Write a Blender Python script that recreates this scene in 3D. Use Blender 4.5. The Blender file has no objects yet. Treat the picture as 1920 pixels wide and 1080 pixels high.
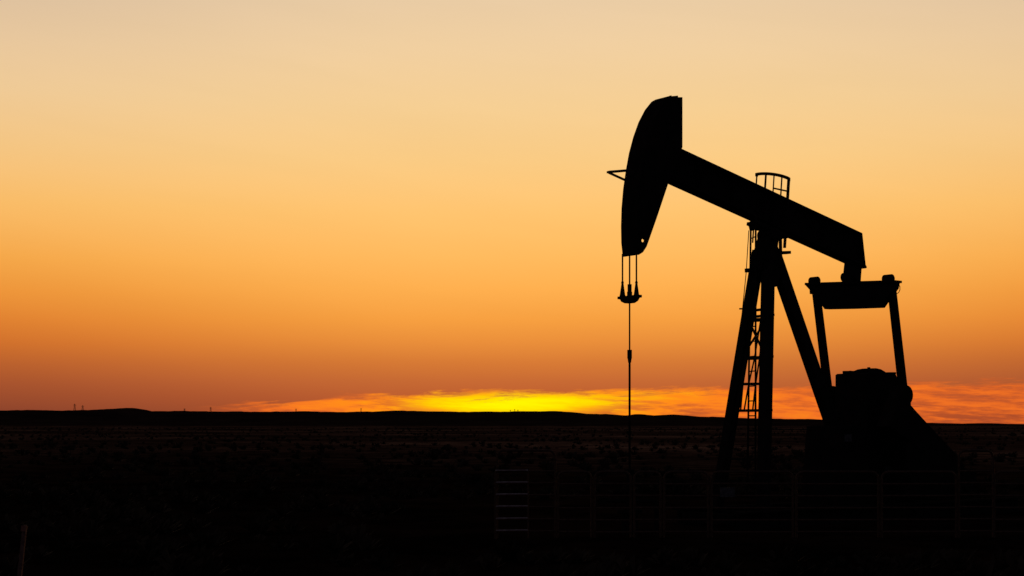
import bpy, bmesh, math, random
from mathutils import Vector, Matrix, noise
random.seed(7)
S = bpy.context.scene
COL = S.collection
S.view_settings.view_transform = 'Standard'
S.view_settings.look = 'None'
S.view_settings.exposure = 0
S.view_settings.gamma = 1

def lin(c):
    return tuple((x/255/12.92) if x/255 <= .04045 else ((x/255+.055)/1.055)**2.4 for x in c) + (1,)

# ---------------------------------------------------------------- camera
F = 2666.7          # focal length in photo pixels (50 mm lens)
HZ = 797.0          # eye level in the photo
EYE = 2.0
cam = bpy.data.objects.new('camera', bpy.data.cameras.new('camera'))
cam.location = (0, 0, EYE); cam.rotation_euler = (math.radians(90), 0, 0)
cam.data.lens = 50; cam.data.sensor_width = 36; cam.data.shift_y = (HZ-540)/1920
cam.data.clip_end = 30000
COL.objects.link(cam); S.camera = cam

# ---------------------------------------------------------------- node helpers
class NT:
    def __init__(s, t): s.t = t; s.n = t.nodes; s.l = t.links
    def put(s, sock, v):
        if v is None: return
        if hasattr(v, 'links') or isinstance(v, bpy.types.NodeSocket): s.l.new(v, sock)
        else: sock.default_value = v
    def m(s, op, a, b=None, c=None, clamp=False):
        n = s.n.new('ShaderNodeMath'); n.operation = op; n.use_clamp = clamp
        for i, v in enumerate((a, b, c)): s.put(n.inputs[i], v)
        return n.outputs[0]
    def mr(s, v, a, b, c=0., d=1., smooth=True):
        n = s.n.new('ShaderNodeMapRange'); n.interpolation_type = 'SMOOTHSTEP' if smooth else 'LINEAR'
        for i, x in enumerate((v, a, b, c, d)): s.put(n.inputs[i], x)
        return n.outputs[0]
    def ramp(s, v, stops, mode='LINEAR'):
        n = s.n.new('ShaderNodeValToRGB'); r = n.color_ramp; r.interpolation = mode
        while len(r.elements) < len(stops): r.elements.new(0.5)
        for e, (p, c) in zip(r.elements, stops): e.position = p; e.color = c
        s.put(n.inputs[0], v); return n.outputs[0]
    def mix(s, f, a, b, mode='MIX'):
        n = s.n.new('ShaderNodeMix'); n.data_type = 'RGBA'; n.blend_type = mode
        s.put(n.inputs[0], f); s.put(n.inputs[6], a); s.put(n.inputs[7], b)
        return n.outputs[2]
    def noise(s, vec, scale, detail=4, rough=.55, dist=0):
        n = s.n.new('ShaderNodeTexNoise'); s.put(n.inputs['Vector'], vec)
        n.inputs['Scale'].default_value = scale; n.inputs['Detail'].default_value = detail
        n.inputs['Roughness'].default_value = rough; n.inputs['Distortion'].default_value = dist
        return n.outputs['Fac']
    def comb(s, x, y, z=0.):
        n = s.n.new('ShaderNodeCombineXYZ')
        for i, v in enumerate((x, y, z)): s.put(n.inputs[i], v)
        return n.outputs[0]

# ---------------------------------------------------------------- world: dusk sky
W = bpy.data.worlds.new('World'); S.world = W; W.use_nodes = True
nt = NT(W.node_tree); nt.n.clear()
out = nt.n.new('ShaderNodeOutputWorld'); bg = nt.n.new('ShaderNodeBackground')
nt.l.new(bg.outputs[0], out.inputs[0])
tc = nt.n.new('ShaderNodeTexCoord'); sp = nt.n.new('ShaderNodeSeparateXYZ')
nt.l.new(tc.outputs['Generated'], sp.inputs[0])
x, y, z = sp.outputs
h = nt.m('SQRT', nt.m('ADD', nt.m('MULTIPLY', x, x), nt.m('MULTIPLY', y, y)))
e = nt.m('DIVIDE', z, nt.m('MAXIMUM', h, .001))
az = nt.m('ARCTAN2', x, y)
EM = .6
def st(lst): return [(((HZ-py)/F)/EM, lin(c)) for py, c in reversed(lst)]
cen = st([(-140, (222, 200, 176)), (0, (234, 204, 165)), (100, (240, 206, 158)), (200, (245, 206, 147)), (300, (250, 203, 132)), (400, (254, 195, 111)),
          (480, (255, 185, 94)), (540, (252, 174, 79)), (600, (243, 157, 64)), (640, (230, 140, 58)), (680, (209, 118, 53)), (715, (192, 101, 52)),
          (745, (180, 88, 48)), (797, (150, 70, 42))])
sid = st([(-140, (205, 182, 160)), (0, (217, 190, 160)), (100, (229, 197, 157)), (200, (238, 201, 150)), (300, (244, 197, 131)), (400, (248, 187, 103)),
          (500, (244, 166, 72)), (560, (236, 147, 56)), (610, (222, 127, 47)), (650, (206, 110, 43)), (690, (182, 93, 45)), (725, (163, 80, 46)), (770, (138, 66, 44)), (797, (116, 56, 42))])
tail = [(.8, lin((95, 92, 105))), (1., lin((40, 42, 55)))]
en = nt.m('DIVIDE', e, EM, clamp=True)
rc = nt.ramp(en, cen+tail); rs = nt.ramp(en, sid+tail)
side = nt.mr(nt.m('ABSOLUTE', nt.m('SUBTRACT', az, .04)), .08, .44)
sky = nt.mix(side, rc, rs)
# faint veils of high cloud
veil = nt.noise(nt.comb(nt.m('MULTIPLY', az, 3.), nt.m('ADD', nt.m('MULTIPLY', e, 22.), nt.m('MULTIPLY', az, 3.))), 1.3, 4, .5, .4)
vm = nt.m('MULTIPLY', nt.m('SUBTRACT', veil, .5), .07)
sky = nt.mix(1., sky, nt.comb(nt.m('ADD', vm, 1.), nt.m('ADD', vm, 1.), nt.m('ADD', nt.m('MULTIPLY', vm, 1.3), 1.)), 'MULTIPLY')
# burning cloud band over the horizon
n1 = nt.noise(nt.comb(nt.m('MULTIPLY', az, 10.), nt.m('ADD', nt.m('MULTIPLY', e, 85.), nt.m('MULTIPLY', az, -4.)), 2.), 2.2, 8, .70, .3)
n2a = nt.noise(nt.comb(nt.m('MULTIPLY', az, 13.), nt.m('ADD', nt.m('MULTIPLY', e, 115.), nt.m('MULTIPLY', az, 5.)), 7.), 2.0, 8, .68, .1)
n3 = nt.noise(nt.comb(nt.m('MULTIPLY', az, 9.), nt.m('MULTIPLY', e, 55.), 4.), 1.6, 3, .5, .3)
n2 = nt.m('ADD', nt.m('MULTIPLY', n2a, .6), nt.m('MULTIPLY', n3, .4))
edge = nt.m('ADD', nt.mr(az, -.24, -.06, .0105, .0212), nt.mr(az, .0, .3, 0., .0068, False))
edge = nt.m('ADD', edge, nt.m('MULTIPLY', nt.m('SUBTRACT', n1, .5), .026))
band = nt.m('ADD', nt.m('DIVIDE', nt.m('SUBTRACT', edge, e), .0045), .5, clamp=True)
streak = nt.mr(n2, .40, .54)
core = nt.m('MULTIPLY', nt.m('EXPONENT', nt.m('MULTIPLY', nt.m('POWER', nt.m('DIVIDE', nt.m('ADD', az, .002), .078), 2.), -1.)),
            nt.m('EXPONENT', nt.m('MULTIPLY', nt.m('POWER', nt.m('DIVIDE', nt.m('SUBTRACT', e, .0150), .0085), 2.), -1.)))
band = nt.m('MULTIPLY', band, nt.m('MAXIMUM', nt.m('ADD', .35, nt.m('MULTIPLY', streak, .65)), nt.m('MULTIPLY', core, 1.8, clamp=True)))
band = nt.m('MULTIPLY', band, nt.mr(az, -.235, -.17))
band = nt.m('MULTIPLY', band, nt.mr(az, .9, .5))
wide = nt.m('EXPONENT', nt.m('MULTIPLY', nt.m('POWER', nt.m('DIVIDE', nt.m('SUBTRACT', az, .03), .15), 2.), -1.))
heat = nt.m('ADD', nt.m('ADD', nt.m('MULTIPLY', core, .74), nt.m('MULTIPLY', wide, .20)), nt.m('MULTIPLY', nt.m('SUBTRACT', n2, .42), 1.1), clamp=True)
hc = nt.ramp(heat, [(0, lin((214, 90, 36))), (.18, lin((240, 114, 36))), (.38, lin((255, 140, 24))), (.58, lin((255, 180, 10))), (.78, lin((255, 220, 0))), (1, lin((255, 244, 0)))])
sky = nt.mix(band, sky, hc)
# dusk side of the sky (opposite the sunset) is dim
cosz = nt.m('COSINE', az)
sky = nt.mix(nt.mr(cosz, .3, .88), lin((52, 50, 62)), sky)
# physical sky, very faint, for a coherent dome
ns = nt.n.new('ShaderNodeTexSky'); ns.sky_type = 'NISHITA'; ns.sun_disc = False
ns.sun_elevation = math.radians(1.0); ns.sun_rotation = math.radians(0)
sky = nt.mix(.002, sky, ns.outputs[0], 'ADD')
nt.l.new(sky, bg.inputs[0]); bg.inputs[1].default_value = 1.0

sun = bpy.data.objects.new('sun', bpy.data.lights.new('sun', 'SUN'))
sun.data.energy = .08; sun.data.angle = math.radians(.5); sun.data.color = (1, .55, .25)
sun.rotation_euler = (math.radians(-89.0), 0, 0)   # light travels towards -Y, slightly down
COL.objects.link(sun)

# ---------------------------------------------------------------- materials
def mat(name, c1, c2, rough=.7, scale=6., spec=.25, metal=0., bump=.0):
    m = bpy.data.materials.new(name); m.use_nodes = True
    t = NT(m.node_tree); b = t.n['Principled BSDF']
    tcn = t.n.new('ShaderNodeTexCoord')
    f = t.noise(tcn.outputs['Object'], scale, 6, .6)
    t.l.new(t.ramp(f, [(.35, (*c1, 1)), (.68, (*c2, 1))]), b.inputs['Base Color'])
    b.inputs['Roughness'].default_value = rough
    b.inputs['Specular IOR Level'].default_value = spec
    b.inputs['Metallic'].default_value = metal
    if bump:
        bn = t.n.new('ShaderNodeBump'); bn.inputs['Strength'].default_value = bump
        t.l.new(f, bn.inputs['Height']); t.l.new(bn.outputs[0], b.inputs['Normal'])
    return m
PAINT = mat('dark_machine_paint', (.012, .011, .010), (.026, .020, .016), .95, 5, .0, bump=.1)
STEEL = mat('oily_steel', (.012, .011, .010), (.028, .022, .018), .9, 9, .0)
RUST = mat('rusty_tube', (.05, .026, .016), (.12, .06, .036), .75, 14, .12)
RAIL_LIT = mat('light_catch_tube', (.22, .17, .155), (.42, .34, .31), .5, 10, .4, .3)  # light caught on the horizontal rails, put into a paler tube colour
PLATE = mat('pale_sign_face', (.04, .04, .04), (.13, .125, .12), .8, 22, .1)
WOOD = mat('weathered_wood', (.10, .05, .035), (.20, .11, .08), .9, 18, bump=.4)
LEAF = mat('dry_scrub', (.02, .014, .008), (.07, .048, .028), .95, .4, .05)
HILL = mat('hill_scrub', (.014, .009, .007), (.034, .020, .015), 1., .01, 0)

gm = bpy.data.materials.new('dry_ground'); gm.use_nodes = True
t = NT(gm.node_tree); b = t.n['Principled BSDF']
geo = t.n.new('ShaderNodeNewGeometry'); P = geo.outputs['Position']
spn = t.n.new('ShaderNodeSeparateXYZ'); t.l.new(P, spn.inputs[0])
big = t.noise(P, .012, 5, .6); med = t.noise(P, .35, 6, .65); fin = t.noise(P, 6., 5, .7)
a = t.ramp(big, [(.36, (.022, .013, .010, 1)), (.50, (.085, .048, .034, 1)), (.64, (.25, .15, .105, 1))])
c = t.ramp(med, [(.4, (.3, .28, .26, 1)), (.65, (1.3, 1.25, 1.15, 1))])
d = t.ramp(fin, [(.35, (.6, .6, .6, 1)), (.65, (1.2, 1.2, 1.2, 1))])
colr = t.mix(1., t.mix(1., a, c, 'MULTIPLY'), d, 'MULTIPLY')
# ground colour darkens towards the well, paler over the open plain
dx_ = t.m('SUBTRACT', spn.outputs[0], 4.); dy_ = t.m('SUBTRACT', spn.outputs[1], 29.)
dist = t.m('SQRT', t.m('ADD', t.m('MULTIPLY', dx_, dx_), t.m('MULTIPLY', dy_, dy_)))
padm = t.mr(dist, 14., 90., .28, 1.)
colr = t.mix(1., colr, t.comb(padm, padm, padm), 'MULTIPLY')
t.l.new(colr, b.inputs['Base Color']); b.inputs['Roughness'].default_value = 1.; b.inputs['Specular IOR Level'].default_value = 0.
bn = t.n.new('ShaderNodeBump'); bn.inputs['Strength'].default_value = .6; bn.inputs['Distance'].default_value = .15
t.l.new(med, bn.inputs['Height']); t.l.new(bn.outputs[0], b.inputs['Normal'])

# ---------------------------------------------------------------- mesh builder
class MB:
    def __init__(s): s.v = []; s.f = []
    def add(s, vs, fs):
        o = len(s.v); s.v += [tuple(q) for q in vs]; s.f += [tuple(i+o for i in f) for f in fs]; return s
    def beam(s, p, q, w, d, ref=(1, 0, 0), w2=None, d2=None):
        p = Vector(p); q = Vector(q); ax = (q-p).normalized(); r = Vector(ref)
        if abs(ax.dot(r)) > .95: r = Vector((0, 0, 1))
        sd = ax.cross(r).normalized(); up = sd.cross(ax).normalized()
        w2 = w2 or w; d2 = d2 or d; vs = []
        for c, ww, dd in ((p, w, d), (q, w2, d2)):
            for i, j in ((-1, -1), (1, -1), (1, 1), (-1, 1)): vs.append(c+sd*i*ww/2+up*j*dd/2)
        return s.add(vs, [(3, 2, 1, 0), (4, 5, 6, 7)]+[(i, (i+1) % 4, (i+1) % 4+4, i+4) for i in range(4)])
    def cyl(s, p, q, r, r2=None, n=14):
        p = Vector(p); q = Vector(q); ax = (q-p).normalized()
        r0 = Vector((0, 0, 1)) if abs(ax.z) < .9 else Vector((1, 0, 0))
        a = ax.cross(r0).normalized(); b = ax.cross(a); r2 = r if r2 is None else r2; vs = []
        for c, rr in ((p, r), (q, r2)):
            for i in range(n):
                k = 2*math.pi*i/n; vs.append(c+a*math.cos(k)*rr+b*math.sin(k)*rr)
        return s.add(vs, [tuple(range(n))[::-1], tuple(range(n, 2*n))]+[(i, (i+1) % n, (i+1) % n+n, i+n) for i in range(n)])
    def tube(s, pts, r, n=8):
        pts = [Vector(p) for p in pts]; rings = []
        for i, p in enumerate(pts):
            ax = (pts[min(i+1, len(pts)-1)]-pts[max(i-1, 0)]).normalized()
            r0 = Vector((0, 0, 1)) if abs(ax.z) < .9 else Vector((0, 1, 0))
            if i and abs(ax.dot(last)) < .9: r0 = last
            last = r0
            a = ax.cross(r0).normalized(); b = ax.cross(a)
            rings.append([p+a*math.cos(2*math.pi*k/n)*r+b*math.sin(2*math.pi*k/n)*r for k in range(n)])
        for A, B in zip(rings, rings[1:]):
            s.add(A+B, [tuple(range(n))[::-1], tuple(range(n, 2*n))]+[(k, (k+1) % n, (k+1) % n+n, k+n) for k in range(n)])
        return s
    def ext(s, A, B):
        n = len(A)
        return s.add(list(A)+list(B), [tuple(range(n))[::-1], tuple(range(n, 2*n))]+[(i, (i+1) % n, (i+1) % n+n, i+n) for i in range(n)])
    def prism_v(s, pts, v0, v1): return s.ext([(u, v0, z) for u, z in pts], [(u, v1, z) for u, z in pts])
    def prism_u(s, pts, u0, u1): return s.ext([(u0, v, z) for v, z in pts], [(u1, v, z) for v, z in pts])
    def obj(s, name, m, parent=None, bevel=0, smooth=False, **kw):
        me = bpy.data.meshes.new(name); me.from_pydata(s.v, [], s.f)
        bm = bmesh.new(); bm.from_mesh(me); bmesh.ops.recalc_face_normals(bm, faces=bm.faces); bm.to_mesh(me); bm.free()
        me.materials.append(m)
        if smooth:
            for p in me.polygons: p.use_smooth = True
        o = bpy.data.objects.new(name, me); COL.objects.link(o)
        if parent: o.parent = parent
        if bevel:
            b = o.modifiers.new('bevel', 'BEVEL'); b.width = bevel; b.segments = 2; b.limit_method = 'ANGLE'
        for k, v in kw.items(): o[k] = v
        return o

# ---------------------------------------------------------------- ground, one sheet
def gh(X, Y):
    r = math.hypot(X, Y); pad = math.hypot(X-4, Y-29)
    k = min(1, max(0, (pad-14)/60))
    amp = .25*k + min(1, max(0, (r-250)/1500))*.9
    return noise.noise(Vector((X*.02, Y*.02, 0)))*amp*.6 + noise.noise(Vector((X*.004, Y*.004, 3)))*amp
vs = [(0, 0, 0)]; fs = []
NA = 240; rad = []; r = 1.5
while r < 12000: rad.append(r); r *= 1.06
for r in rad:
    for i in range(NA):
        k = 2*math.pi*i/NA; X = r*math.sin(k); Y = r*math.cos(k); vs.append((X, Y, gh(X, Y)))
for i in range(NA): fs.append((0, 1+(i+1) % NA, 1+i))
for j in range(len(rad)-1):
    for i in range(NA):
        a0 = 1+j*NA; b0 = a0+NA; i2 = (i+1) % NA
        fs.append((a0+i, a0+i2, b0+i2, b0+i))
me = bpy.data.meshes.new('ground'); me.from_pydata(vs, [], fs); me.materials.append(gm)
bm = bmesh.new(); bm.from_mesh(me); bmesh.ops.recalc_face_normals(bm, faces=bm.faces)
for f in bm.faces: f.smooth = True
if sum(f.normal.z for f in bm.faces) < 0: bmesh.ops.reverse_faces(bm, faces=bm.faces)
bm.to_mesh(me); bm.free()
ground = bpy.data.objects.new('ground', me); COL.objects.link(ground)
ground['kind'] = 'structure'; ground['label'] = 'dark flat scrubland ground at dusk'; ground['category'] = 'ground'

# ---------------------------------------------------------------- distant hills
prof = [(-2500, 782), (-1500, 774), (-600, 779), (-200, 771), (0, 769.5), (60, 768.5), (100, 769.5), (140, 769.5), (180, 768), (215, 766), (240, 764.5), (255, 765.5), (266, 768.5), (276, 771),
        (330, 770.5), (420, 771.5), (500, 772), (560, 771), (640, 772.5), (700, 771.5), (745, 769.5), (800, 771), (860, 772), (960, 771.5), (1040, 770.5), (1075, 773), (1100, 775.5), (1140, 776.5),
        (1175, 779), (1190, 776.5), (1203, 776.5), (1225, 779), (1262, 777), (1290, 779), (1310, 781), (1350, 782), (1400, 784), (1450, 785), (1530, 786), (1600, 789), (1700, 793), (1750, 793),
        (1800, 795), (1840, 793.5), (1920, 795.5), (2200, 793), (2900, 788), (3800, 791)]
def ridge(px):
    for (a, ya), (b_, yb) in zip(prof, prof[1:]):
        if a <= px <= b_: return ya+(yb-ya)*(px-a)/(b_-a)
    return 792
RY = 4000.
def rz(X):
    px = 960+F*X/RY
    return EYE+(HZ-ridge(px)+noise.noise(Vector((X*.02, 0, 0)))*.7+noise.noise(Vector((X*.07, 5, 0)))*.6)*RY/F
vs = []; fs = []
rows = [(-900, -.05), (-600, .2), (-350, .42), (-150, .8), (-40, .97), (0, 1.), (120, .93), (400, .5), (900, -.1)]
xs = [-5000+9*i for i in range(1080)]
for dy, k in rows:
    for X in xs:
        zz = rz(X)*k + (noise.noise(Vector((X*.006, dy*.01, 1)))*3*(k if k < .9 else 0))
        vs.append((X, RY+dy, zz if k > 0 else -3))
n = len(xs)
for j in range(len(rows)-1):
    for i in range(n-1): fs.append((j*n+i, j*n+i+1, (j+1)*n+i+1, (j+1)*n+i))
me = bpy.data.meshes.new('hills'); me.from_pydata(vs, [], fs); me.materials.append(HILL)
hl = bpy.data.objects.new('hills', me); COL.objects.link(hl)
hl['kind'] = 'structure'; hl['label'] = 'low dark mesas and hills on the horizon'; hl['category'] = 'hills'

# power pylons standing on the ridge
def pylon(px, top, wide=2.4):
    X = (px-960)/F*RY; z0 = rz(X)-1.5; z1 = EYE+(HZ-top)*RY/F; H = z1-z0
    m = MB()
    for sx in (-1, 1):
        for sy in (-1, 1): m.beam((sx*wide, sy*wide, 0), (sx*.5, sy*.5, H), .6, .6, w2=.4, d2=.4)
    for k in (.72, .86): m.beam((-wide*1.8, 0, H*k), (wide*1.8, 0, H*k), .5, .5, (0, 0, 1))
    for k in (.2, .45): m.beam((-wide*(1-.7*k), 0, H*k), (wide*(1-.7*k), 0, H*(k+.2)), .4, .4, (0, 0, 1))
    o = m.obj('power_pylon', STEEL, label='distant lattice power pylon on the hill ridge', category='power pylon', group='power pylons along the ridge')
    o.location = (X, RY, z0)
for px, top, w in ((140, 757, 2.4), (155, 760, 2.2), (395, 763, 2.0), (346, 766, 1.6), (555, 766, 1.5), (677, 765, 1.5), (965, 767, 1.0), (971, 768, 1.0), (957, 768.5, 1.0)): pylon(px, top, w)

# ---------------------------------------------------------------- scrub (uncountable)
vs = []; fs = []
def bush(X, Y, sz, nb):
    z0 = gh(X, Y)
    for _ in range(nb):
        a = random.uniform(0, 6.283); el = random.uniform(.25, 1.5); L = sz*random.uniform(.5, 1.)
        dx = math.cos(a)*math.cos(el)*L; dy = math.sin(a)*math.cos(el)*L; dz = math.sin(el)*L*.8
        w = sz*.10; o = len(vs)
        bx = X+random.uniform(-.2, .2)*sz; by = Y+random.uniform(-.2, .2)*sz
        vs.append((bx-w*math.sin(a), by+w*math.cos(a), z0-.03)); vs.append((bx+w*math.sin(a), by-w*math.cos(a), z0-.03))
        vs.append((bx+dx+w, by+dy, z0+dz)); vs.append((bx+dx-w*.6, by+dy, z0+dz*.8))
        fs.append((o, o+1, o+2, o+3))
cnt = 0
while cnt < 4200:
    Y = 17*math.exp(random.random()**.8*4.0); X = random.uniform(-.5, .5)*Y*1.1
    if -2.2 < X < 12.5 and 21 < Y < 38: continue
    if noise.noise(Vector((X*.05, Y*.03, 0))) < random.uniform(-.5, .2): continue
    bush(X, Y, random.uniform(.12, .45)*(1+Y/400), 22 if Y > 80 else 36); cnt += 1
me = bpy.data.meshes.new('scrub'); me.from_pydata(vs, [], fs); me.materials.append(LEAF)
sc = bpy.data.objects.new('scrub', me); COL.objects.link(sc)
sc['kind'] = 'stuff'; sc['label'] = 'low dry desert scrub over the plain'; sc['category'] = 'scrub'

# ---------------------------------------------------------------- pumpjack frame: u along the beam, v across it
A = math.radians(38); ca, sa = math.cos(A), math.sin(A)
Y0 = 29.; X0 = (1440-960)/F*Y0
pj = bpy.data.objects.new('pumpjack', None); COL.objects.link(pj)
pj.location = (X0, Y0, 0); pj.rotation_euler = (0, 0, A)
pj['label'] = 'black oil pumpjack with raised horse head above wellhead'; pj['category'] = 'pumpjack'
def P3(px, py, v):      # surveyed point lying in the machine plane at cross offset v
    t = (px-960)/F; u = (t*(Y0+v*ca)-X0+v*sa)/(ca-t*sa); Yw = Y0+u*sa+v*ca
    return Vector((u, v, EYE+(HZ-py)/F*Yw))
def Q3(px, py, u):      # surveyed point lying in the machine plane at station u
    t = (px-960)/F; v = (X0+u*ca-t*Y0-t*u*sa)/(sa+t*ca); Yw = Y0+u*sa+v*ca
    return Vector((u, v, EYE+(HZ-py)/F*Yw))
def outline(pts, hh, vc=0.):
    o = []
    for px, py, sgn in pts:
        p = P3(px, py, vc+sgn*hh); o.append((p.x, p.z))
    return o
def part(m, name, mt=PAINT, parent=None, bevel=0, **kw): return m.obj(name, mt, parent or pj, bevel, **kw)

# horse head (far edge = +, near edge = -)
HH = .23
head = [(1280, 182, -1), (1280, 276, -1), (1270, 300, -1), (1253, 345, -1), (1232, 408, -1), (1213, 462, -1), (1206, 473, -1), (1198, 478, -1),
        (1167, 479, 1), (1164.5, 455, 1), (1164, 425, 1), (1165, 390, 1), (1168, 355, 1), (1173, 320, 1), (1179, 287, 1), (1187, 257, 1), (1197, 229, 1), (1209, 206, 1), (1221, 191, 1), (1229, 186.5, 1)]
pts = outline(head, HH)
ptop = outline([(1258, 182, -1)], HH)
m = MB(); m.prism_v(pts+ptop, -HH, HH)
hd = part(m, 'horse_head', bevel=.012)
# drilled lifting hole near the toe of the head
c0 = P3(1205.5, 451, -HH*.9); dv = Vector((sa, ca, .12)).normalized()
cut = MB(); cut.cyl(c0-dv*1.0, c0+dv*1.2, .032, n=16); co = cut.obj('cutter', PAINT, pj)
bo = hd.modifiers.new('hole', 'BOOLEAN'); bo.object = co; bo.operation = 'DIFFERENCE'; bo.solver = 'EXACT'
bpy.context.view_layer.update()
dg = bpy.context.evaluated_depsgraph_get()
nm = bpy.data.meshes.new_from_object(hd.evaluated_get(dg)); hd.modifiers.clear(); hd.data = nm
bpy.data.objects.remove(co)
m = MB(); m.beam(P3(1252, 183.5, 0), P3(1268, 182, 0), .10, .04, (0, 0, 1)); m.cyl(P3(1257, 186, 0), P3(1257, 179.5, 0), .02)
part(m, 'head_hinge', parent=hd)
m = MB()
m.beam(P3(1178, 319.5, 0), P3(1141, 322.5, 0), .05, .045, (0, 0, 1)); m.beam(P3(1142, 324, 0), P3(1174, 338.5, 0), .045, .03, (0, 0, 1))
m.beam(P3(1141, 323, -.03), P3(1141, 323, .03), .07, .04, (0, 0, 1))
part(m, 'head_bracket', STEEL)

# walking beam: web, flanges, stiffeners
BH = .16
TL = outline([(1268, 274, -1), (1617, 437, -1)], BH); BL = outline([(1246, 342, 1), (1583, 494, 1)], BH)
BR = outline([(1624, 503, -1), (1600, 501, 1)], BH)
m = MB()
m.prism_v([TL[0], TL[1], BR[0], BR[1], BL[1], BL[0]], -.02, .02)
def fl(p, q, th, sgn):
    p = Vector(p); q = Vector(q); d = (q-p).normalized(); nn = Vector((-d.y, d.x))*sgn*th
    m.prism_v([tuple(p), tuple(q), tuple(q+nn), tuple(p+nn)], -BH, BH)
fl(TL[0], TL[1], .035, -1); fl(BL[0], BL[1], .035, 1); fl(BL[1], BR[1], .035, 1)
fl(TL[1], BR[0], .035, -1)
fl(BR[1], BR[0], .035, 1)
for k in (.12, .3, .46, .52, .58, .8):
    p = Vector(TL[0]).lerp(Vector(TL[1]), k); q = Vector(BL[0]).lerp(Vector(BL[1]), k)
    m.beam((p.x, 0, p.y-.02), (q.x, 0, q.y+.02), BH*1.9, .02)
wb = part(m, 'walking_beam')
# bearing under the beam
m = MB(); m.beam(P3(1410, 418, 0), P3(1470, 445, 0), .3, .07, (0, 0, 1))
p = P3(1441, 441, 0); m.cyl(p+Vector((0, -.2, 0)), p+Vector((0, .2, 0)), .13, n=20)
m.beam(P3(1409, 420, .12), P3(1412, 432, .12), .1, .1)
part(m, 'saddle_bearing', bevel=.008)

# samson post
post = MB()
post.prism_v(outline([(1420, 446, 1), (1461, 446, -1), (1459, 462, -1), (1466, 482, -1), (1472, 505, -1), (1456, 538, -1), (1446, 532, -1), (1424, 514, 1), (1408, 508, 1), (1413, 470, 1)], .14), -.14, .14)
sp_ = part(post, 'samson_post', bevel=.01)
m = MB(); m.beam(P3(1423, 470, .14), P3(1342, 962, .75), .19, .2); part(m, 'leg', parent=sp_)
m = MB(); m.beam(P3(1441, 470, -.14), P3(1431, 962, -.75), .19, .2); part(m, 'leg', parent=sp_)
m = MB(); m.beam(P3(1449, 472, 0), P3(1617, 962, 0), .2, .24); part(m, 'leg', parent=sp_)
def legpt(py, side):
    k = (py-470)/(962-470)
    return P3(1423+(1342-1423)*k, py, .14+.61*k) if side > 0 else P3(1441+(1431-1441)*k, py, -(.14+.61*k))
for py in (583, 595, 672, 770, 860):
    a_, b_ = legpt(py, 1), legpt(py, -1); b_.z = a_.z
    d_ = (b_-a_).normalized()
    m = MB(); m.beam(a_-d_*.12, b_+d_*(.10 if py == 583 else .19), .06, .05, (0, 0, 1)); part(m, 'cross_brace', STEEL, parent=sp_)
for a1, b1 in ((597, 672), (672, 597)):
    m = MB(); m.beam(legpt(a1, 1), legpt(b1, -1), .035, .03, (0, 0, 1)); part(m, 'diagonal_brace', STEEL, parent=sp_)
m = MB(); m.beam(P3(1462, 474, -.05), P3(1479, 473.5, -.05), .12, .06, (0, 0, 1)); m.beam(P3(1463, 440, .1), P3(1464, 500, .1), .05, .05)
part(m, 'service_step', STEEL, parent=sp_)

# ladder with cage hoops
zt = P3(1410, 405, 0).z; zb = P3(1410, 905, 0).z
m = MB()
rl = P3(1401.5, 880, .15); rr = P3(1416.5, 880, -.15); ru = P3(1408, 430, .15).x; rv = P3(1417, 430, -.15).x
def rail_at(side, z_):
    k = (z_-zb)/(zt-zb); r_ = rl if side else rr
    return Vector((r_.x+((ru if side else rv)-r_.x)*k, r_.y, z_))
for s_ in (1, 0): m.beam(rail_at(s_, zb), rail_at(s_, zt), .022, .035)
zz = zb+.15
while zz < zt: m.cyl(rail_at(1, zz), rail_at(0, zz), .012, n=8); zz += .3
lad = part(m, 'ladder', STEEL)
m = MB()
hoops = []
for py, xl, xr in ((770, 1379, 1421), (720, 1388, 1422), (672, 1399, 1424), (600, 1411, 1427)):
    L = P3(xl, py, .30); R = P3(xr, py, -.12); c_ = (L+R)/2; rad_ = (R-L).length/2; ring = []
    ax = (R-L); ax.z = 0; ax.normalize(); pr = Vector((ax.y, -ax.x, 0))
    for k in range(17):
        th = 2*math.pi*k/16; p_ = c_+ax*math.cos(th)*rad_+pr*math.sin(th)*rad_*.55; p_.z = c_.z; ring.append(p_)
    hoops.append(ring)
    for p_, q_ in zip(ring, ring[1:]): m.beam(p_, q_, .012, .05, (0, 0, 1))
for k in (8, 6, 5, 11, 13):
    for A_, B_ in zip(hoops, hoops[1:]): m.beam(A_[k], B_[k], .03, .015)
part(m, 'ladder_cage', STEEL, parent=lad)
m = MB()   # grab line beside the top of the post
m.beam(P3(1404, 432, .25), P3(1399, 512, .25), .012, .012)
m.beam(P3(1399, 507, .2), P3(1410, 507, .2), .08, .08, (0, 0, 1)); m.beam(P3(1399, 512, .25), P3(1386, 640, .35), .012, .012)
m.beam(P3(1387, 579, .3), P3(1395, 579, .3), .03, .03, (0, 0, 1))
part(m, 'grab_line', STEEL, parent=lad)

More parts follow.
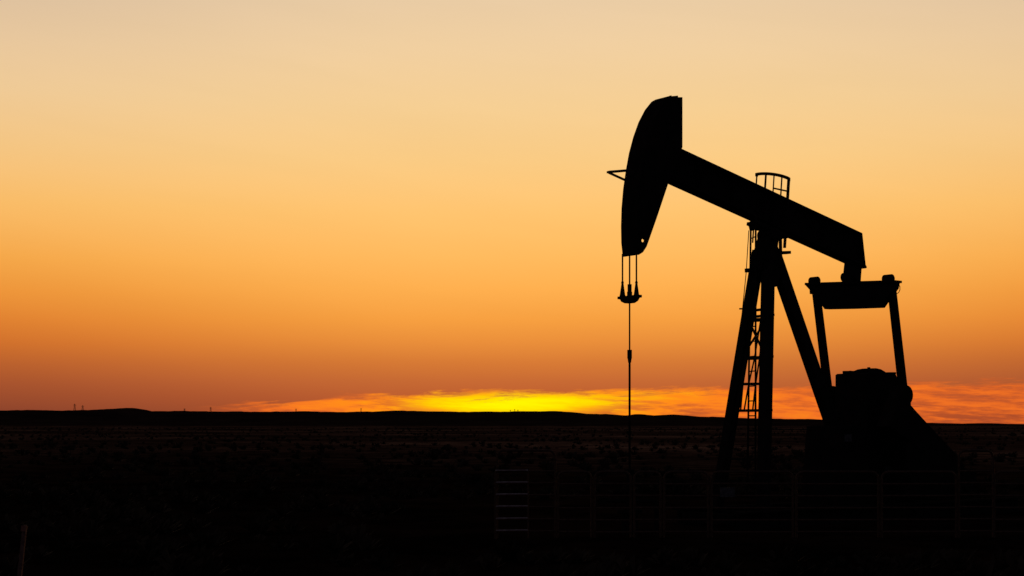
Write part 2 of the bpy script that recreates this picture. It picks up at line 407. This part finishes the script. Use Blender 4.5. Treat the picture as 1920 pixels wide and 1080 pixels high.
# guard rail above the beam on the far side: curved top hoop on leaning posts
vG = .5; zc = P3(1449, 329.5, vG); m = MB(); ring = []
for k in range(25):
    th = 2*math.pi*k/24; dx = math.cos(th)*.355; dy = math.sin(th)*.16
    uu = dx*ca+dy*sa; vv = -dx*sa+dy*ca
    ring.append(zc+Vector((uu, vv, -dx*.15-.03*(dx/.355)**2)))
for p_, q_ in zip(ring[11:], ring[12:]): m.beam(p_, q_, .03, .06, (0, 0, 1))     # near half hoop
m.beam(ring[0], ring[1], .03, .06, (0, 0, 1)); m.beam(ring[11], ring[10], .03, .06, (0, 0, 1))
for k, dz, th_ in ((12, .9, .022), (16, .5, .03), (18, .5, .02), (20, .5, .022), (24, .9, .045)):
    a_ = ring[k]*1.; dxk = (a_-zc); a_ = zc+Vector((dxk.x*.94, dxk.y*.94, dxk.z)); m.beam(a_, (a_.x-.13*dz/.9, a_.y, a_.z-dz*1.6), th_, th_)
a_ = ring[18]; b_ = ring[24]; m.beam((a_.x-.03, a_.y, a_.z-.29), (b_.x-.04, b_.y, b_.z-.25), .02, .03, (0, 0, 1))
cg = part(m, 'guard_rail', STEEL)
m = MB(); c_ = P3(1440, 470, vG); m.beam((c_.x-.25, vG, c_.z+.5), (c_.x+.25, vG, c_.z+.5), .6, .04, (0, 0, 1)); m.beam((c_.x-.1, .1, c_.z+.46), (c_.x-.1, vG+.2, c_.z+.46), .06, .06, (0, 0, 1))
part(m, 'service_platform', STEEL)

# tail bearing + equalizer
pe = P3(1600, 530, 0); ue = pe.x
m = MB(); m.prism_v(outline([(1583, 492, 1), (1616, 503, -1), (1614, 530, -1), (1611, 534, -1), (1580, 534, 1), (1581, 510, 1)], .09), -.09, .09)
a_ = P3(1595, 519, 0); m.cyl(a_+Vector((0, -.2, 0)), a_+Vector((0, .2, 0)), .10, n=20)
part(m, 'tail_bearing', bevel=.006)
eq = [(1513, 534), (1522, 532), (1546, 533), (1600, 530.5), (1664, 528.5), (1684, 527), (1681, 541), (1668, 558), (1655, 577), (1600, 579), (1550, 580), (1540, 566), (1524, 546)]
EQ = [Q3(a1, b1, ue) for a1, b1 in eq]; m = MB()
m.prism_u([(q.y, q.z) for q in EQ], ue-.08, ue+.08)
eqo = part(m, 'equalizer', bevel=.01)
m = MB(); m.beam(Q3(1516, 533, ue), Q3(1684, 528, ue), .26, .05, (0, 0, 1)); part(m, 'equalizer_flange', parent=eqo)
PL = Q3(1530, 545, ue); PR = Q3(1671, 540, ue)
def joint(px, py, u):
    m = MB(); c = Q3(px, py, u)
    m.cyl(c+Vector((0, -.10, .0)), c+Vector((0, .10, .0)), .095, n=20)
    m.cyl(c+Vector((0, -.13, .0)), c+Vector((0, -.10, .0)), .05, n=12)
    m.beam(c, Q3(px+1, py+24, u), .16, .17); part(m, 'pitman_bearing', parent=eqo, bevel=.006)
joint(1527, 527, ue); joint(1665.5, 523, ue)
m = MB(); c = Q3(1681, 541, ue); m.tube([c+Vector((0, math.sin(k/10*6.283)*.09, math.cos(k/10*6.283)*.11)) for k in range(11)], .008, 6)
part(m, 'cable_loop', STEEL, parent=eqo)
vL, vR = PL.y, PR.y
# pitman arms
for (t_, b_, vv) in (((1529, 536), (1571, 885), vL), ((1671, 532), (1710, 880), vR)):
    m = MB(); m.beam(P3(t_[0], t_[1], vv), P3(b_[0], b_[1], vv), .13, .135, w2=.14, d2=.16); part(m, 'pitman_arm')
# cranks with counterweights
for s_, dpx in ((-1, 0), (1, -136)):
    vv = s_*1.12
    m = MB(); p_ = P3(1693+dpx, 748, vv); q_ = P3(1709+dpx, 892, vv)
    m.beam(p_, q_, .12, .30); m.cyl(q_+Vector((0, -.1, 0)), q_+Vector((0, .1, 0)), .16, n=24)
    cr = part(m, 'crank', bevel=.01)
    m = MB(); cc = P3(1689+dpx, 741, vv); rr_ = .205; pl = []
    for k in range(13):
        th = math.radians(-50+k*14); pl.append((cc.x+math.cos(th)*rr_*1.02, cc.z+math.sin(th)*rr_))
    e1 = P3(1655+dpx, 800, vv); e2 = P3(1700+dpx, 830, vv)
    if s_ > 0: e1 = P3(1560, 800, vv)
    pl += [(e1.x, e1.z), (e2.x, e2.z)]
    m.prism_v(pl, vv-.16, vv+.16); part(m, 'counterweight', parent=cr, bevel=.01)
# gear reducer
m = MB(); m.prism_v(outline([(1566, 703, 1), (1569, 701, 1), (1596, 700.5, 1), (1666, 700.5, -1), (1680, 702, -1), (1683, 709, -1), (1692, 713, -1), (1696, 722, -1), (1698, 860, -1), (1566, 860, 1)], .42), -.42, .42)
gr = part(m, 'gear_reducer', bevel=.012)
cvp = [(p_.x, p_.z) for p_ in (P3(a1, b1, 0) for a1, b1 in ((1603, 712), (1603, 700), (1607, 695.5), (1614, 692.5), (1624, 690.8), (1636, 690.5), (1645, 692.5), (1652, 696.5), (1658, 701), (1660, 712)))]
m = MB(); m.prism_v(cvp, -.1, .1)
m.beam(P3(1583, 698, .1), P3(1600, 698, .1), .1, .06, (0, 0, 1)); m.cyl(P3(1594, 700, .1), P3(1594, 695, .1), .03)
m.beam(P3(1664, 700, -.2), P3(1677, 700, -.2), .1, .05, (0, 0, 1)); m.cyl(P3(1629, 693, 0), P3(1629, 688.5, 0), .035)
part(m, 'inspection_cover', parent=gr, bevel=.006)
c_ = P3(1635, 830, 0); m = MB(); m.cyl(c_+Vector((0, -1.2, 0)), c_+Vector((0, 1.2, 0)), .12, n=20); part(m, 'crank_shaft', STEEL, parent=gr)
m = MB(); m.prism_v(outline([(1512, 799, 1), (1542, 797, 1), (1570, 830, 1), (1700, 850, -1), (1722, 955, -1), (1498, 955, 1), (1506, 880, 1)], .5), -.5, .5)
pd = part(m, 'reducer_pedestal', bevel=.012)
# belt guard
m = MB(); m.prism_v(outline([(1692, 748, -1), (1705, 755, -1), (1716, 768, -1), (1760, 816, -1), (1795, 853, -1), (1808, 872, -1), (1812, 895, -1), (1805, 925, -1), (1785, 930, 1), (1680, 930, 1), (1665, 790, 1)], .1, -.76), -.86, -.66)
part(m, 'belt_guard', bevel=.02)
# motor
c_ = P3(1780, 900, 0); m = MB(); m.cyl((c_.x, -.55, c_.z), (c_.x, .35, c_.z), .26, n=24); m.cyl((c_.x, .35, c_.z), (c_.x, .45, c_.z), .2, n=24)
for k in range(6): m.cyl((c_.x, -.4+k*.13, c_.z), (c_.x, -.37+k*.13, c_.z), .285, n=24)
m.beam((c_.x, -.1, .3), (c_.x, -.1, c_.z-.1), .6, .4)
part(m, 'motor', STEEL)
# skid
uL = P3(1325, 960, 0).x; uR = P3(1850, 960, 0).x
m = MB()
for vv in (-.8, .8):
    m.beam((uL, vv, .165), (uR, vv, .165), .04, .25, (0, 0, 1)); m.beam((uL, vv, .31), (uR, vv, .31), .26, .04, (0, 0, 1)); m.beam((uL, vv, .02), (uR, vv, .02), .3, .04, (0, 0, 1))
k = uL+.1
while k < uR: m.beam((k, -.7, .17), (k, .7, .17), .16, .2, (0, 0, 1)); k += .9
part(m, 'skid_base')
for x1, y1, x2, y2 in ((1584, 814, 1597, 828), (1661, 875, 1677, 888)):
    a_, b_ = P3(x1, y1, -.52), P3(x2, y2, -.52); m = MB(); m.prism_v([(a_.x, a_.z), (b_.x, a_.z), (b_.x, b_.z), (a_.x, b_.z)], -.522, -.51)
    part(m, 'data_plate', PLATE, parent=pd)

# bridle, carrier, polished rod
pa = P3(1167.2, 476, .21); pb_ = P3(1193.3, 476, -.21)
qa = P3(1167.2, 540, .21); qb = P3(1193.3, 540, -.21)
for p_, q_ in ((pa, qa), (pb_, qb)):
    m = MB(); m.cyl(p_, q_, .015, n=8)
    top = q_+Vector((0, 0, .09)); bot = q_+Vector((0, 0, -.13)); m.cyl(bot, top, .052, .02, n=12); m.cyl(top, top+Vector((0, 0, .04)), .03, .018, n=12); m.cyl(bot+Vector((0, 0, -.05)), bot, .06, .055, n=12)
    part(m, 'bridle_cable', STEEL)
rp = P3(1180.5, 557, 0)
m = MB(); m.beam((rp.x, -.28, rp.z), (rp.x, .28, rp.z), .11, .05, (0, 0, 1)); m.prism_u([(-.22, rp.z-.02), (.22, rp.z-.02), (.17, rp.z-.08), (.08, rp.z-.115), (-.08, rp.z-.115), (-.17, rp.z-.08)], rp.x-.06, rp.x+.06)
m.cyl((rp.x, 0, rp.z), (rp.x, 0, rp.z+.10), .05, n=12); m.cyl((rp.x, 0, rp.z+.10), (rp.x, 0, rp.z+.24), .04, n=12)
part(m, 'carrier_bar', STEEL, bevel=.004)
m = MB(); zl = 1.15
m.cyl((rp.x, 0, zl), (rp.x, 0, P3(1180, 474, 0).z), .015, n=10)
zk = P3(1180, 668, 0).z; m.cyl((rp.x, 0, zk-.04), (rp.x, 0, zk+.12), .045, n=12); m.cyl((rp.x, 0, zk-.12), (rp.x, 0, zk-.04), .028, .04, n=12); m.cyl((rp.x, 0, zl), (rp.x, 0, zk-.1), .021, n=10)
part(m, 'polished_rod', STEEL)

# wellhead (stands on the ground by itself)
wl = Matrix.Rotation(A, 4, 'Z') @ Vector((rp.x, 0, 0)); wx, wy = X0+wl.x, Y0+wl.y
m = MB(); m.cyl((0, 0, 0), (0, 0, .35), .16, n=20); m.cyl((0, 0, .35), (0, 0, .42), .24, n=20); m.cyl((0, 0, .42), (0, 0, .75), .10, n=16); m.cyl((0, 0, .75), (0, 0, .81), .16, n=16)
m.cyl((0, 0, .81), (0, 0, 1.14), .065, n=16); m.cyl((0, 0, 1.08), (0, 0, 1.17), .09, n=12); m.cyl((-.5, 0, .58), (.5, 0, .58), .045, n=12)
m.cyl((.5, 0, .58), (.5, 0, .02), .045, n=12); m.cyl((-.5, 0, .52), (-.5, 0, .64), .09, n=12)
wh = m.obj('wellhead', STEEL, bevel=.006, label='dark steel wellhead with stuffing box under the rod', category='wellhead'); wh.location = (wx, wy, 0)
m = MB(); m.tube([(-.62, math.cos(k/12*6.283)*.12, .58+math.sin(k/12*6.283)*.12) for k in range(13)], .012, 6); m.cyl((-.62, -.11, .58), (-.62, .11, .58), .01, n=6); m.cyl((-.62, 0, .58), (-.5, 0, .58), .015, n=6)
m.obj('valve_wheel', STEEL, wh)

# ---------------------------------------------------------------- corral fence
def panel(xa, ya, xb, yb, zt=1.17, zb=.10, nr=6, m_=RUST, tall=None, label='rusty tubular steel corral fence section on dirt', cat='corral fence', name='corral_fence', rad=.018, mr_=None, rc_=.12):
    L = math.hypot(xb-xa, yb-ya); T = tall or zt
    arc = lambda cx, cz, a0: [(cx+rc_*math.cos(a0+k*math.pi/8), 0, cz+rc_*math.sin(a0+k*math.pi/8)) for k in range(5)]
    pts = [(0, 0, 0)]+[p for p in reversed(arc(rc_, T-rc_, math.pi/2))]+[p for p in reversed(arc(L-rc_, T-rc_, 0))]+[(L, 0, 0)]
    m = MB(); m.tube(pts, rad*1.15, 8)
    if L > 1.6: m.beam((L/2, 0, zb), (L/2, 0, T), .04, .03)
    o = m.obj(name, m_, label=label, category=cat, group='corral fence sections around the pumpjack')
    o.location = (xa, ya, 0); o.rotation_euler = (0, 0, math.atan2(yb-ya, xb-xa))
    base = None
    N = nr if (tall or mr_) else nr-1
    for i in range(0, N):
        zz = zb+(zt-zb)*i/(nr-1) + (0.004*math.sin(i*7+xa*3))
        if base is None:
            mm = MB(); mm.tube([(0, 0, 0), (L, 0, 0)], rad*.9, 8); base = mm.obj('rail', mr_ or m_, o); r_ = base
        else: r_ = base.copy(); COL.objects.link(r_); r_.parent = o
        r_.location = (0, -.004, zz)
    return o
fx = lambda px, Y: (px-960)/F*Y
YF = 25.
panel(fx(929, YF), YF, fx(990, YF), YF+.1, 1.20, .15, 6, RUST, label='narrow corral fence section with rails coloured pale as if catching light', rad=.015, mr_=RAIL_LIT, rc_=.05)
panel(fx(932, YF+.12), YF+.12, fx(1041, YF+.2), YF+.3, 1.18, .12, 6, RUST, tall=1.55, label='walk-through gate frame with rounded top bar', cat='gate', name='corral_gate')
xs_ = [1043, 1112, 1186, 1242, 1331, 1490, 1650, 1796]
for a_, b_ in zip(xs_, xs_[1:]): panel(fx(a_, YF+.3)+.03, YF+.3, fx(b_, YF+.3)-.03, YF+.3)
panel(fx(1798, YF+.3), YF+.3, fx(1862, YF+.3), YF+.3, 1.18, .12, 6, RUST, tall=1.55, label='walk-through gate frame with rounded top bar', cat='gate', name='corral_gate')
panel(fx(1864, YF+.3), YF+.3, fx(1864, YF+.3)+2.6, YF+.3)
# notice board wired to the corral rails
m = MB(); m.beam((-.13, 0, 0), (.13, 0, 0), .012, .17, (0, 0, 1))
s_ = m.obj('notice_sign', PLATE, label='small pale rectangular sign wired to the corral rails', category='sign')
s_.location = (fx(1364, 25.25), 25.25, EYE-(923-HZ)/F*25.25)
for i in range(2):
    m = MB(); m.cyl((-.09+.18*i, .0, .06), (-.09+.18*i, .05, .10), .005, n=6); m.obj('wire_tie', STEEL, s_)

# leaning wooden marker stake in the near ground
YS = 15.; x0_ = fx(27, YS); zt_ = EYE-(985-HZ)/F*YS
m = MB(); m.beam((0, 0, -.1), (fx(44, YS)-x0_, .05, zt_), .05, .045, w2=.045, d2=.04)
o = m.obj('marker_stake', WOOD, bevel=.004, label='leaning weathered wooden marker stake in dark ground', category='stake'); o.location = (x0_, YS, 0)
m = MB(); m.beam((0, 0, 0), (.004, .01, .06), .056, .05); c = m.obj('painted_tip', mat('faded_paint', (.2, .08, .05), (.26, .11, .08), .8), o); c.location = (fx(44, YS)-x0_-.012, .045, zt_-.07)
